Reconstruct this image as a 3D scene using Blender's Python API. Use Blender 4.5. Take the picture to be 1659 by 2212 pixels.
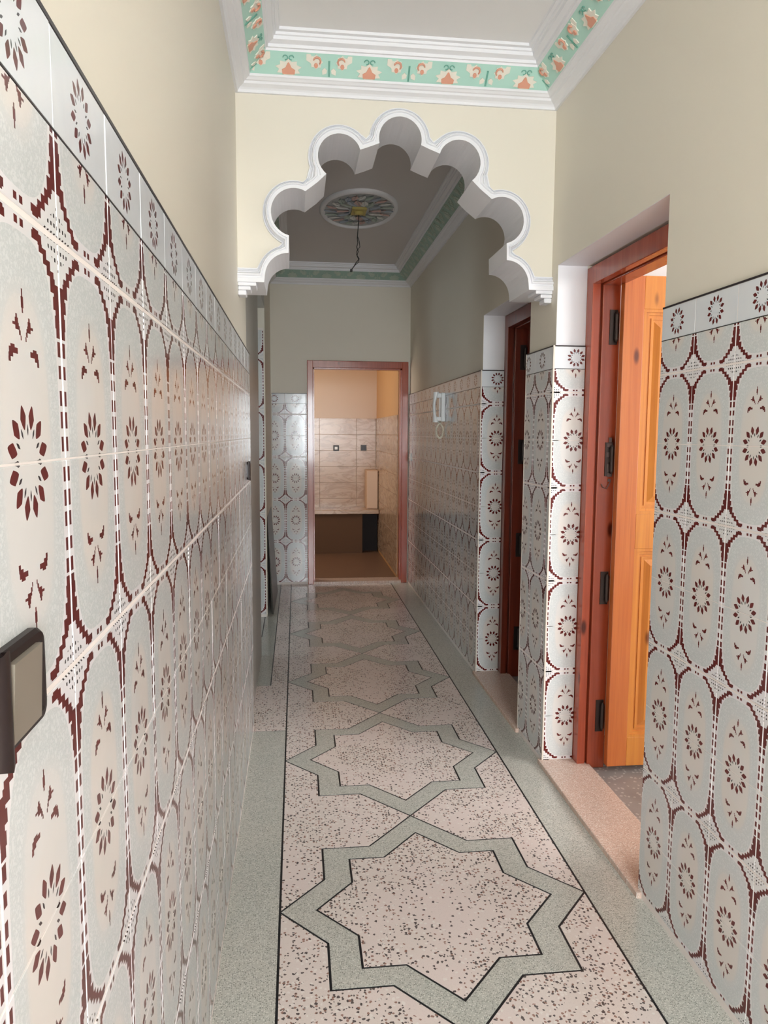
import bpy, bmesh, math, random
from mathutils import Vector, Matrix
from mathutils.geometry import tessellate_polygon
random.seed(7)
SC = bpy.context.scene
for o in list(bpy.data.objects): bpy.data.objects.remove(o)
COL = SC.collection

# ------------------------------------------------------------------ camera
CAMZ = 1.4863
cd = bpy.data.cameras.new('camera'); cam = bpy.data.objects.new('camera', cd); COL.objects.link(cam)
cd.sensor_fit = 'HORIZONTAL'; cd.sensor_width = 36.0; cd.lens = 36.0 * 1612.07 / 1659.0
cd.clip_start = 0.02
r_ = Vector((0.99326344, -0.1157468, 0.00551581)); u_ = Vector((0.00667882, 0.10470435, 0.99448097))
f_ = Vector((0.11568552, 0.98774474, -0.10477206))
m = Matrix((r_, u_, -f_)).transposed().to_4x4(); m.translation = Vector((0, 0, CAMZ)); cam.matrix_world = m
SC.camera = cam

# ------------------------------------------------------------------ world, lights, exposure
w = bpy.data.worlds.new('sky'); SC.world = w; w.use_nodes = True
bg = w.node_tree.nodes['Background']; bg.inputs[0].default_value = (0.75, 0.86, 1.0, 1); bg.inputs[1].default_value = 1.0
def area(name, loc, rot, sx, sy, power, col):
    l = bpy.data.lights.new(name, 'AREA'); l.shape = 'RECTANGLE'; l.size = sx; l.size_y = sy
    l.energy = power; l.color = col
    o = bpy.data.objects.new(name, l); COL.objects.link(o); o.location = loc; o.rotation_euler = rot
    return o
R90 = math.pi / 2
area('entrance_daylight', (0.52, -2.66, 1.60), (R90, 0, 0), 0.9, 1.5, 78, (0.90, 0.965, 1.0))          # daylight of the glazed entrance door behind
area('bedroom_daylight', (3.7, 1.3, 1.7), (R90, 0, R90), 1.6, 1.4, 46, (1.0, 0.98, 0.95))             # window of the first room on the right
area('kitchen_daylight', (-0.9, 8.15, 1.8), (R90, 0, -R90), 0.9, 1.1, 11, (1.0, 0.90, 0.76))          # kitchen window
area('hall_daylight', (-2.3, 5.5, 1.7), (R90, 0, -R90), 0.9, 1.2, 5, (0.80, 0.93, 1.0))             # side hall window
area('study_daylight', (3.7, 5.6, 1.8), (R90, 0, R90), 0.8, 0.8, 5, (0.9, 0.93, 1.0))                 # second room
SC.view_settings.view_transform = 'Standard'; SC.view_settings.look = 'None'
SC.view_settings.gamma = 1.0; SC.view_settings.use_curve_mapping = False
SC.view_settings.exposure = 0.95
SC.cycles.max_bounces = 5; SC.cycles.diffuse_bounces = 5; SC.cycles.glossy_bounces = 2; SC.cycles.caustics_reflective = False
SC.cycles.use_adaptive_sampling = True; SC.cycles.adaptive_threshold = 0.025; SC.cycles.use_denoising = True; SC.cycles.use_light_tree = False; w.cycles.sampling_method = 'NONE'

# ------------------------------------------------------------------ node helpers
class X:
    """a tiny expression wrapper round Math nodes"""
    def __init__(s, nt, v): s.nt = nt; s.v = v
    def _m(s, op, *a, clamp=False):
        n = s.nt.nodes.new('ShaderNodeMath'); n.operation = op; n.use_clamp = clamp
        for i, q in enumerate((s,) + a):
            q = q.v if isinstance(q, X) else q
            if isinstance(q, (int, float)): n.inputs[i].default_value = q
            else: s.nt.links.new(q, n.inputs[i])
        return X(s.nt, n.outputs[0])
    def __add__(s, o): return s._m('ADD', o)
    def __sub__(s, o): return s._m('SUBTRACT', o)
    def __mul__(s, o): return s._m('MULTIPLY', o)
    def __truediv__(s, o): return s._m('DIVIDE', o)
    def abs(s): return s._m('ABSOLUTE')
    def lt(s, o): return s._m('LESS_THAN', o)
    def gt(s, o): return s._m('GREATER_THAN', o)
    def mx(s, o): return s._m('MAXIMUM', o)
    def mn(s, o): return s._m('MINIMUM', o)
    def sstep(s, a, b):
        n = s.nt.nodes.new('ShaderNodeMapRange'); n.interpolation_type = 'SMOOTHSTEP'
        n.inputs['From Min'].default_value = a; n.inputs['From Max'].default_value = b
        s.nt.links.new(s.v, n.inputs['Value']); return X(s.nt, n.outputs['Result'])

def newmat(name, col=(.8, .8, .8), rough=.5, metal=0, coat=0, spec=.5):
    mt = bpy.data.materials.new(name); mt.use_nodes = True
    b = mt.node_tree.nodes['Principled BSDF']
    b.inputs['Base Color'].default_value = (*col, 1); b.inputs['Roughness'].default_value = rough
    b.inputs['Metallic'].default_value = metal; b.inputs['Coat Weight'].default_value = coat
    b.inputs['Coat Roughness'].default_value = .08
    b.inputs['Specular IOR Level'].default_value = spec
    return mt
def nodes(mt): return mt.node_tree, mt.node_tree.nodes['Principled BSDF']
def coord(nt, kind='Object', scale=(1, 1, 1)):
    t = nt.nodes.new('ShaderNodeTexCoord'); mp = nt.nodes.new('ShaderNodeMapping')
    mp.inputs['Scale'].default_value = scale; nt.links.new(t.outputs[kind], mp.inputs['Vector']); return mp.outputs[0]
def geo(nt, scale=(1, 1, 1)):
    t = nt.nodes.new('ShaderNodeNewGeometry'); mp = nt.nodes.new('ShaderNodeMapping')
    mp.inputs['Scale'].default_value = scale; nt.links.new(t.outputs['Position'], mp.inputs['Vector']); return mp.outputs[0]
def noise(nt, vec, scale, detail=3, rough=.5, dist=0):
    n = nt.nodes.new('ShaderNodeTexNoise'); n.inputs['Scale'].default_value = scale; n.inputs['Detail'].default_value = detail
    n.inputs['Roughness'].default_value = rough; n.inputs['Distortion'].default_value = dist
    nt.links.new(vec, n.inputs['Vector']); return X(nt, n.outputs['Fac'])
def mix(nt, fac, a, b, mode='MIX'):
    n = nt.nodes.new('ShaderNodeMix'); n.data_type = 'RGBA'; n.blend_type = mode; n.clamp_factor = True
    fs, A, B = n.inputs[0], n.inputs[6], n.inputs[7]
    if isinstance(fac, (int, float)): fs.default_value = fac
    else: nt.links.new(fac.v if isinstance(fac, X) else fac, fs)
    for s_, q in ((A, a), (B, b)):
        if isinstance(q, tuple): s_.default_value = (*q, 1)
        else: nt.links.new(q, s_)
    return n.outputs[2]
def ramp(nt, fac, stops, const=False):
    n = nt.nodes.new('ShaderNodeValToRGB'); cr = n.color_ramp
    cr.interpolation = 'CONSTANT' if const else 'LINEAR'
    while len(cr.elements) > 1: cr.elements.remove(cr.elements[0])
    cr.elements[0].position = stops[0][0]; cr.elements[0].color = (*stops[0][1], 1)
    for p, c in stops[1:]:
        e = cr.elements.new(p); e.color = (*c, 1)
    nt.links.new(fac.v if isinstance(fac, X) else fac, n.inputs[0]); return n.outputs[0]
def bump(nt, b, h, strength=.2, dist=.01):
    n = nt.nodes.new('ShaderNodeBump'); n.inputs['Strength'].default_value = strength; n.inputs['Distance'].default_value = dist
    nt.links.new(h.v if isinstance(h, X) else h, n.inputs['Height']); nt.links.new(n.outputs[0], b.inputs['Normal'])

# ------------------------------------------------------------------ materials
def paint(name, c, c2, rough=.6):
    mt = newmat(name, c, rough); nt, b = nodes(mt); p = geo(nt)
    nt.links.new(mix(nt, noise(nt, p, 1.1, 4), c, c2), b.inputs['Base Color'])
    return mt
CREAM = paint('cream_paint', (.80, .75, .64), (.75, .70, .60), .5)
WHITE = paint('white_plaster', (.84, .84, .86), (.80, .80, .83), .55)
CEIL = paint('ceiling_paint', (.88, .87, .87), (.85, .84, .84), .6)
CEIL2 = paint('shaded_ceiling_paint', (.68, .65, .65), (.64, .62, .62), .6)  # ceiling paint darkened to put the shade beyond the arch into the colour
WARMP = paint('apricot_paint', (.62, .44, .30), (.58, .42, .30), .3)
ORANP = paint('orange_apricot_paint', (.62, .34, .14), (.58, .33, .15), .4)
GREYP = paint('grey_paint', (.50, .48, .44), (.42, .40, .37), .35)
GROUT = paint('pale_grout', (.84, .76, .72), (.80, .74, .70), .7)
TRIMP = newmat('dark_tile_trim', (.02, .012, .014), .3)
EDGE = newmat('pale_corner_bead', (.72, .66, .58), .4)
BLACK = newmat('black_divider', (.012, .012, .014), .4)
DARKMET = newmat('bronzed_hinge_metal', (.07, .055, .05), .35, .7)
WHITEPL = newmat('white_plastic', (.78, .80, .80), .25)
BROWNPL = newmat('brown_black_plastic', (.020, .012, .011), .38, 0, .08, .3)
ROCKER = newmat('champagne_rocker', (.30, .26, .21), .35, .3)
CORDM = newmat('black_cable', (.015, .014, .014), .5)

MAROON = (.125, .014, .012)
STAIR = [(0, None), (.03, (.452, .484)), (.10, None), (.14, (.452, .484)), (.217, None), (.245, (.452, .484)), (.315, None),
         (.37, (.45, .484)), (.43, None), (.47, (.446, .486)), (.54, None), (.555, (.438, .488)), (.60, (.426, .49)),
         (.66, (.438, .49)), (.68, (.408, .49)), (.742, (.424, .49)), (.756, (.376, .49)), (.80, (.376, .445)),
         (.822, (.335, .43)), (.850, (.335, .385)), (.862, (.288, .385)), (.887, (.288, .335)), (.899, (.236, .335)),
         (.926, (.225, .28)), (.938, (.150, .275)), (.974, (.165, .24)), (.988, None)]
MOTIF = [(0, None), (.395, (.152, .176)), (.415, (.125, .174)), (.43, (.072, .168)), (.455, (.105, .15)), (.465, None),
         (.49, (.022, .034)), (.508, (.03, .05)), (.53, (.038, .088)), (.545, (.048, .118)), (.558, (.055, .09)),
         (.575, (.064, .082)), (.592, None), (.602, (-.1, .007)), (.622, (-.1, .014)), (.67, (-.1, .007)), (.70, None),
         (.952, (.014, .052)), (.982, None)]
def tile_mat(name, border=False):
    mt = newmat(name, (.8, .8, .8), .13, spec=.5); nt, b = nodes(mt)
    tc = nt.nodes.new('ShaderNodeTexCoord'); sp = nt.nodes.new('ShaderNodeSeparateXYZ')
    nt.links.new(tc.outputs['UV'], sp.inputs[0])
    u = X(nt, sp.outputs[0]); v = X(nt, sp.outputs[1]).abs()
    a = (u - .5).abs()
    # rosette : twelve lozenge petals and twelve small darts
    rs = .83 if border else 1.0
    rad = (a * a + v * v)._m('SQRT')
    th = v._m('ARCTAN2', a)
    seg = math.pi / 6
    def lozenge(off, r0, hl, hw):
        t = (th + (seg - off))._m('MODULO', seg) - seg / 2
        lx = rad * t._m('COSINE'); ly = rad * t._m('SINE')
        return ((lx - r0 * rs).abs() / (hl * rs) + (ly.abs() / (hw * rs))._m('POWER', 1.5)).lt(1)
    red = lozenge(0, .187, .052, .033)
    blk = lozenge(seg / 2, .132, .024, .009)
    if not border:
        def band(tbl):
            st = [(p, (0, 0, 0) if q is None else (q[0] + .2, q[1] + .2, 0)) for p, q in tbl]
            c = ramp(nt, v, st, True); s2 = nt.nodes.new('ShaderNodeSeparateColor'); nt.links.new(c, s2.inputs[0])
            aa = a + .2
            return aa.gt(X(nt, s2.outputs[0])) * aa.lt(X(nt, s2.outputs[1]))
        red = red.mx(band(STAIR)).mx(band(MOTIF))
        ca = a * -1 + .5; cv = v * -1 + 1
        ga = (ca / .044 - .45)._m('FRACT') - .5; gv = (cv / .044 - .45)._m('FRACT') - .5
        dots = ga.abs().mx(gv.abs()).lt(.21) * (ca / .24 + cv / .16).lt(.86)
        blk = blk.mx(dots)
    # glaze ground: pale ring with lace, warmer centre
    pos = geo(nt)
    n1 = noise(nt, pos, 6, 2); n2 = noise(nt, tc.outputs['UV'], 26, 3, .7)
    if border:
        base = mix(nt, noise(nt, pos, 14, 3), (.78, .79, .80), (.66, .70, .75))
    else:
        vv = v * .52
        ov = ((a / .43)._m('POWER', 3.2) + (v / .93)._m('POWER', 4.0))
        iov = ((a / .30)._m('POWER', 2.6) + (v / .70)._m('POWER', 3.2))
        inner = (iov * -1 + 1.0).sstep(-.35, .45)
        ring = ov.lt(1)
        lace = ((n2 - .5).abs() * 9)._m('MINIMUM', 1.0)
        c0 = mix(nt, n1.sstep(.35, .7), (.80, .77, .79), (.76, .75, .74))
        c1 = mix(nt, lace, (.585, .61, .61), (.70, .715, .71))
        c2 = mix(nt, n1.sstep(.4, .65), (.725, .675, .63), (.70, .68, .66))
        edge = ((iov - 1).abs()).lt(.10)
        c = mix(nt, ring, c0, c1); c = mix(nt, inner, c, c2)
        base = mix(nt, edge * .35, c, (.62, .64, .64))
    c = mix(nt, red, base, MAROON); c = mix(nt, blk, c, (.03, .02, .022))
    nt.links.new(c, b.inputs['Base Color'])
    bump(nt, b, noise(nt, pos, 14, 2), .05, .01)
    return mt
TILE = tile_mat('patterned_tile_glaze'); BORD = tile_mat('border_tile_glaze', True)

def terrazzo(name, ground, ground2, chips, size, thr, rough=.2, density=True, thr2=.0):
    mt = newmat(name, ground, rough); nt, b = nodes(mt); p = geo(nt)
    big = noise(nt, p, 3.5, 2)
    c = mix(nt, big.sstep(.3, .7), ground, ground2)
    fine = noise(nt, p, 240, 2)
    c = mix(nt, fine.sstep(.5, .75) * .22, c, tuple(q * .6 for q in ground))
    for k, (cc, sc, th) in enumerate(chips):
        vo = nt.nodes.new('ShaderNodeTexVoronoi'); vo.voronoi_dimensions = '2D'; vo.inputs['Scale'].default_value = sc
        wv = nt.nodes.new('ShaderNodeVectorMath'); wv.operation = 'ADD'
        nn = nt.nodes.new('ShaderNodeTexNoise'); nn.inputs['Scale'].default_value = sc * 1.3; nt.links.new(p, nn.inputs['Vector'])
        sc2 = nt.nodes.new('ShaderNodeVectorMath'); sc2.operation = 'SCALE'; sc2.inputs[3].default_value = .9 / sc
        nt.links.new(nn.outputs['Color'], sc2.inputs[0]); nt.links.new(p, wv.inputs[0]); nt.links.new(sc2.outputs[0], wv.inputs[1])
        mp = nt.nodes.new('ShaderNodeMapping'); mp.inputs['Location'].default_value = (k * 3.3, k * 1.7, 0)
        nt.links.new(wv.outputs[0], mp.inputs[0]); nt.links.new(mp.outputs[0], vo.inputs['Vector'])
        sp = nt.nodes.new('ShaderNodeSeparateColor'); nt.links.new(vo.outputs['Color'], sp.inputs[0])
        rnd = X(nt, sp.outputs[0])
        lim = rnd.gt(1 - th) if not density else (rnd + (big - .5) * .55).gt(1 - th)
        d = X(nt, vo.outputs['Distance']).lt(.34)
        c = mix(nt, d * lim * .9, c, cc)
    nt.links.new(c, b.inputs['Base Color']); return mt
PINKT = terrazzo('pink_terrazzo', (.80, .69, .65), (.76, .675, .62), [((.07, .05, .048), 84, .19), ((.32, .17, .13), 92, .14), ((.09, .07, .065), 130, .11), ((.84, .78, .73), 80, .16)], 1, 1, .16)
GREYT = terrazzo('grey_green_terrazzo', (.52, .525, .475), (.55, .54, .485), [((.26, .26, .23), 210, .4), ((.72, .71, .65), 190, .4)], 1, 1, .17, False)
SILLT = terrazzo('pale_pink_fine_terrazzo', (.68, .50, .41), (.64, .48, .40), [((.42, .30, .24), 200, .3), ((.82, .75, .68), 180, .3)], 1, 1, .25, False)

def wood(name, c1, c2, c3, rough=.22, coat=.6):
    mt = newmat(name, c1, rough, coat=coat); nt, b = nodes(mt)
    g = noise(nt, geo(nt, (22, 22, .9)), 1.6, 5, .6, .5); g2 = noise(nt, geo(nt, (110, 110, 2.2)), 1.2, 2)
    c = mix(nt, g.sstep(.3, .7), c1, c2); c = mix(nt, g2.sstep(.55, .8) * .35, c, c3)
    vo = nt.nodes.new('ShaderNodeTexVoronoi'); vo.inputs['Scale'].default_value = 1; nt.links.new(geo(nt, (9, 9, 3.4)), vo.inputs['Vector'])
    k = X(nt, vo.outputs['Distance'])
    c = mix(nt, (k * -1 + .16).sstep(0, .1), c, tuple(q * .45 for q in c3))
    nt.links.new(c, b.inputs['Base Color']); return mt
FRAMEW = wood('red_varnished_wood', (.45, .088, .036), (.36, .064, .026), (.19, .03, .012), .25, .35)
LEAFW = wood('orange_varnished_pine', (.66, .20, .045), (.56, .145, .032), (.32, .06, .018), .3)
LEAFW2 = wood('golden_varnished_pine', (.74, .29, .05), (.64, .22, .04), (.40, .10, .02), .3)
DFRAMEW = wood('shaded_red_varnished_wood', (.22, .035, .014), (.17, .025, .01), (.10, .012, .008), .3)  # red frame wood with the second doorway's shadow put into its colour
def marble():
    mt = newmat('beige_marble_tile', (.7, .55, .42), .2); nt, b = nodes(mt); p = geo(nt, (1, 1, 3.2))
    n = noise(nt, p, 2.2, 5, .6, 1.5)
    vein = (((n - .5).abs()) * -14 + 1)._m('MAXIMUM', 0.0)
    c = mix(nt, noise(nt, p, 3, 3), (.52, .36, .24), (.47, .33, .23)); c = mix(nt, vein * .7, c, (.30, .17, .10))
    nt.links.new(c, b.inputs['Base Color']); return mt
MARB = marble()
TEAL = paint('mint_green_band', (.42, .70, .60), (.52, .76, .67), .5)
TEALF = paint('shaded_mint_band', (.30, .44, .37), (.36, .48, .41), .5)  # mint band again, dimmed in colour for the shade of the far cornice
CREAMR = newmat('cream_relief_paint', (.84, .80, .70), .5); CORAL = newmat('coral_relief_paint', (.74, .36, .25), .5)
ROOMF = terrazzo('grey_room_floor', (.34, .31, .29), (.22, .20, .19), [((.5, .47, .45), 60, .3)], 1, 1, .3)

# ------------------------------------------------------------------ mesh helpers
def link(name, me, mats, parent=None):
    o = bpy.data.objects.new(name, me); COL.objects.link(o)
    for mm in (mats if isinstance(mats, (list, tuple)) else [mats]):
        if len(me.materials) < (len(mats) if isinstance(mats, (list, tuple)) else 1): me.materials.append(mm)
    if parent: o.parent = parent
    return o
def tag(o, label=None, cat=None, group=None, kind=None):
    if label: o['label'] = label
    if cat: o['category'] = cat
    if group: o['group'] = group
    if kind: o['kind'] = kind
    return o
def empty(name, loc=(0, 0, 0)):
    o = bpy.data.objects.new(name, None); COL.objects.link(o); o.location = loc; o.empty_display_size = .05; return o
class MB:
    def __init__(s): s.bm = bmesh.new()
    def box(s, x0, x1, y0, y1, z0, z1, mi=0, bev=0):
        r = bmesh.ops.create_cube(s.bm, size=1)
        vs = r['verts']
        for v in vs: v.co = Vector(((x0 + x1) / 2 + v.co.x * (x1 - x0), (y0 + y1) / 2 + v.co.y * (y1 - y0), (z0 + z1) / 2 + v.co.z * (z1 - z0)))
        fs = set(f for v in vs for f in v.link_faces)
        for f in fs: f.material_index = mi
        if bev:
            es = list(set(e for v in vs for e in v.link_edges))
            rr = bmesh.ops.bevel(s.bm, geom=es, offset=bev, segments=2, affect='EDGES', profile=.5)
            for f in rr['faces']: f.material_index = mi
        return s
    def prism(s, pts, z0, z1, mi=0, to=None):
        """polygon pts (2D) extruded; to(x,y,h) -> 3D"""
        to = to or (lambda x, y, h: (x, y, h))
        tri = tessellate_polygon([[Vector((p[0], p[1], 0)) for p in pts]])
        A = [s.bm.verts.new(to(p[0], p[1], z0)) for p in pts]; B = [s.bm.verts.new(to(p[0], p[1], z1)) for p in pts]
        n = len(pts)
        for t in tri:
            for L in (A, B):
                try: s.bm.faces.new([L[i] for i in t]).material_index = mi
                except ValueError: pass
        for i in range(n):
            s.bm.faces.new((A[i], A[(i + 1) % n], B[(i + 1) % n], B[i])).material_index = mi
        return s
    def strip(s, rows, mi=0, closed=False, smooth=False):
        """rows: list of equally long point lists; lofted"""
        V = [[s.bm.verts.new(p) for p in r] for r in rows]
        for j in range(len(V) - 1):
            n = len(V[j])
            for i in range(n if closed else n - 1):
                f = s.bm.faces.new((V[j][i], V[j][(i + 1) % n], V[j + 1][(i + 1) % n], V[j + 1][i]))
                f.material_index = mi if isinstance(mi, int) else mi[j]; f.smooth = smooth
        return s
    def tube(s, pts, rad, n=8, mi=0):
        pts = [Vector(p) for p in pts]; rows = []
        for i, p in enumerate(pts):
            d = (pts[min(i + 1, len(pts) - 1)] - pts[max(i - 1, 0)]).normalized()
            a = d.orthogonal().normalized() if i == 0 else (a - d * a.dot(d)).normalized()
            b = d.cross(a); rr = rad[i] if isinstance(rad, (list, tuple)) else rad
            rows.append([p + (a * math.cos(t) + b * math.sin(t)) * rr for t in [k * 2 * math.pi / n for k in range(n)]])
        s.strip(rows, mi, True, True)
        return s
    def lathe(s, prof, cx, cy, n=24, mi=0, sx=1, sy=1):
        rows = [[(cx + r * sx * math.cos(k * 2 * math.pi / n), cy + r * sy * math.sin(k * 2 * math.pi / n), z) for k in range(n)] for r, z in prof]
        s.strip(rows, mi, True, True); return s
    def mesh(s, name):
        bmesh.ops.recalc_face_normals(s.bm, faces=s.bm.faces[:])
        me = bpy.data.meshes.new(name); s.bm.to_mesh(me); s.bm.free(); return me
    def build(s, name, mats, parent=None): return link(name, s.mesh(name), mats, parent)
def box(name, a, mat, parent=None, bev=0): return MB().box(*a, bev=bev).build(name, mat, parent)
def offset(pts, d):
    """offset closed polygon inwards by d (either winding)"""
    n = len(pts); ar = sum(pts[i][0] * pts[(i + 1) % n][1] - pts[(i + 1) % n][0] * pts[i][1] for i in range(n))
    sg = 1 if ar > 0 else -1; out = []
    for i in range(n):
        p0, p1, p2 = Vector(pts[i - 1]), Vector(pts[i]), Vector(pts[(i + 1) % n])
        d1 = (p1 - p0).normalized(); d2 = (p2 - p1).normalized()
        n1 = Vector((-d1.y, d1.x)) * sg; n2 = Vector((-d2.y, d2.x)) * sg
        k = (n1 + n2); k = k / max(.25, (1 + n1.dot(n2)))
        q = p1 + k * d; out.append((q.x, q.y))
    return out

# ------------------------------------------------------------------ setting: dimensions
TL, TR = -.223, 1.093          # tile faces
PL, PR = -.237, 1.106          # plaster faces
ZB, PH = .02, .4114            # tile base, oval period
ZT = ZB + 4 * PH + .198        # top of the tiling
ZC, ZW = 3.025, 2.857          # ceiling, cornice foot
AY0, AY1 = 3.225, 3.495        # arch wall
D1a, D1b, D2a, D2b = 2.180, 3.136, 3.520, 4.404
YE = 7.30

# ------------------------------------------------------------------ walls (plaster + tile backing)
BK = .0010                      # backing stands this far behind tile face
def wall(name, label, solids, backs=(), skins=()):
    mb = MB()
    for a in solids: mb.box(*a)
    for a in backs: mb.box(*a, mi=1)
    for a in skins: mb.box(*a, mi=2)
    o = mb.build(name, [CREAM, GROUT, WHITE]); return tag(o, label, 'wall', kind='structure')
wl = wall('wall_left', 'left corridor wall, cream plaster above a lilac-grey patterned tile dado',
          [(-.50, PL, -2.8, 3.70, 0, 3.12)], [(PL - .02, TL - BK, -2.8, 3.70, 0, ZT - .002)])
wr = wall('wall_right', 'right corridor wall in cream plaster and patterned tile, pierced by two doorways',
          [(PR, 1.36, -2.8, D1a + .009, 0, 3.12), (PR, 1.36, D1a + .009, D1b + .013, 2.2, 3.12), (PR, 1.36, D1b + .013, D2a - .01, 0, 3.12),
           (PR, 1.36, D2a - .01, D2b + .013, 2.185, 3.12), (PR, 1.36, D2b + .013, 7.5, 0, 3.12)],
          [(TR + BK, PR + .02, -2.8, D1a - .004, 0, ZT - .002), (TR + BK, PR + .02, D1b + BK, D2a - .004, 0, ZT - .002),
           (TR + BK, PR + .02, D2b + BK, YE + .03, 0, ZT - .002),
           (TR + BK, 1.232, D1b + BK, D1b + .03, 0, ZT - .002), (TR + BK, 1.232, D2b + BK, D2b + .03, 0, ZT - .002)],
          [(PR + .001, 1.236, D1b + .011, D1b + .03, ZT - .01, 2.21), (PR + .001, 1.236, D1a, D1b + .02, 2.1985, 2.21), (PR + .001, 1.236, D2b + .011, D2b + .03, ZT - .01, 2.19), (PR + .001, 1.236, D2a, D2b + .02, 2.1835, 2.19)])
we = wall('wall_end', 'end wall of the corridor, greenish cream plaster beside the kitchen doorway',
          [(-.6, .104, YE + .012, YE + .16, 0, 3.12), (.104, 1.087, YE + .012, YE + .16, 2.18, 3.12), (1.087, 1.4, YE + .012, YE + .16, 0, 3.12)],
          [(PL, .104, YE + BK, YE + .03, 0, ZT - .002)])
# plain pier and the stub beyond the side opening on the left
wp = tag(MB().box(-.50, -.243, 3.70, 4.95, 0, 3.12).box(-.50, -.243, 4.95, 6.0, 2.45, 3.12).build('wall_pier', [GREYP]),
         'plain greyish pier continuing the left wall beyond the arch', 'wall', kind='structure')
ws = wall('wall_stub', 'short wall left of the end wall with a tiled jamb facing the camera',
          [(-1.2, -.243, 6.015, 7.4, 0, 3.12)], [(-1.2, -.252, 6.0 + BK, 6.03, 0, 2.30)])
wb = wall('wall_back', 'wall behind the camera around the glazed entrance door', [(-.5, -.25, -2.9, -2.8, 0, 3.12), (.85, 1.36, -2.9, -2.8, 0, 3.12), (-.25, .85, -2.9, -2.8, 2.35, 3.12), (-.25, .85, -2.9, -2.8, 0, .8)])

# ------------------------------------------------------------------ tiles
def tile_mesh(w_, h_, u0, u1, v0, v1, t=.0072, bev=.0008):
    """front face looks along -y; x 0..w, z 0..h; uv gives the place in the oval pattern"""
    key = 'tile_%d_%d_%d_%d_%d_%d' % tuple(round(q * 1e4) for q in (w_, h_, u0, u1, v0, v1))
    me = bpy.data.meshes.get(key)
    if me: return me
    b_ = bev; V = [(0, 0, 0), (w_, 0, 0), (w_, 0, h_), (0, 0, h_), (0, -t + b_, 0), (w_, -t + b_, 0), (w_, -t + b_, h_), (0, -t + b_, h_),
         (b_, -t, b_), (w_ - b_, -t, b_), (w_ - b_, -t, h_ - b_), (b_, -t, h_ - b_)]
    F = [(8, 9, 10, 11)] + [(4 + i, 4 + (i + 1) % 4, 8 + (i + 1) % 4, 8 + i) for i in range(4)] + [(i, (i + 1) % 4, 4 + (i + 1) % 4, 4 + i) for i in range(4)]
    me = bpy.data.meshes.new(key); me.from_pydata(V, [], F)
    uv = me.uv_layers.new(name='UVMap')
    for lp in me.loops:
        c = V[lp.vertex_index]; uv.data[lp.index].uv = (u0 + (u1 - u0) * c[0] / w_, v0 + (v1 - v0) * c[2] / h_)
    return me
def rows_std(top=True):
    R = []
    for k in range(4):
        z = ZB + PH * k
        R.append((z + .0028, PH / 2 - .0038, 1, 0, 0)); R.append((z + PH / 2 + .001, PH / 2 - .0038, 0, 1, 0))
    z = ZB + 4 * PH
    R.append((z + .0028, .0965, 1, .52, 0)); R.append((z + .1012, .0928, -.24, .24, 1))
    return R
def tile_wall(parent, rot, org, cols, rows, t=.0072):
    """cols: (offset along local x, width, u0, u1)"""
    for (x, wd, u0, u1) in cols:
        for (z, hh, v0, v1, bd) in rows:
            me = tile_mesh(wd, hh, u0, u1, v0, v1)
            if not me.materials: me.materials.append(BORD if bd else TILE)
            o = bpy.data.objects.new('tile', me); COL.objects.link(o); o.parent = parent
            M = Matrix.Rotation(rot, 4, 'Z')
            p = M @ Vector((x, 0, 0)) + Vector(org); p.z = z
            J = Matrix.Rotation(random.uniform(-.0022, .0022), 4, 'Z') @ Matrix.Rotation(random.uniform(-.0022, .0022), 4, 'X')
            o.matrix_world = Matrix.Translation(p) @ M @ J
G = .0011
def cols_y(y0, y1, phase):
    """split [y0,y1] at phase + .2k ; local x = y"""
    ks = []; k = math.ceil((y0 - phase) / .2 - 1e-6); b = [y0]
    while phase + .2 * k < y1 - 1e-4:
        q = phase + .2 * k
        if q > y0 + 1e-4: b.append(q)
        k += 1
    b.append(y1); out = []
    for s, e in zip(b[:-1], b[1:]):
        if e - s < .008: continue
        base = phase + .2 * math.floor((s - phase) / .2 + 1e-6)
        out.append((s + G, e - s - 2 * G, (s - base) / .2 + .005, (e - base) / .2 - .005))
    return out
ST = rows_std()
tile_wall(wl, R90, (TL - .0072, 0, 0), cols_y(-.0422, 3.70, .7578), ST)
def right_cols(c): return [(-(x + wd), wd, 1 - u1, 1 - u0) for x, wd, u0, u1 in c]
tile_wall(wr, -R90, (TR + .0072, 0, 0), right_cols(cols_y(-.013, D1a - .004, 1.7871)), ST)
tile_wall(wr, -R90, (TR + .0072, 0, 0), right_cols(cols_y(D1b + .006, D2a - .004, 3.3833)), ST)
tile_wall(wr, -R90, (TR + .0072, 0, 0), right_cols(cols_y(D2b + .006, YE, 4.44)), ST)
tile_wall(wr, 0, (TR + .004, D1b + .0072, 0), [(G, .136, .02, .70)], ST)
tile_wall(wr, 0, (TR + .004, D2b + .0072, 0), [(G, .136, .02, .70)], ST)
tile_wall(we, 0, (0, YE + .0072, 0), [(x, wd, u0, u1) for x, wd, u0, u1 in cols_y(PL + .002, .098, -.112)], ST)
RJ = [r for r in ST[:8]] + [(ZB + PH * 4 + .0028, PH / 2 - .0038, 1, 0, 0), (ZB + PH * 4.5 + .001, PH / 2 - .0038, 0, 1, 0), (ZB + PH * 5 + .0028, PH / 2 - .0038, 1, 0, 0)]
tile_wall(ws, 0, (0, 6.0 + .0072, 0), cols_y(-.65, -.252, -.252), RJ)
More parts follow.
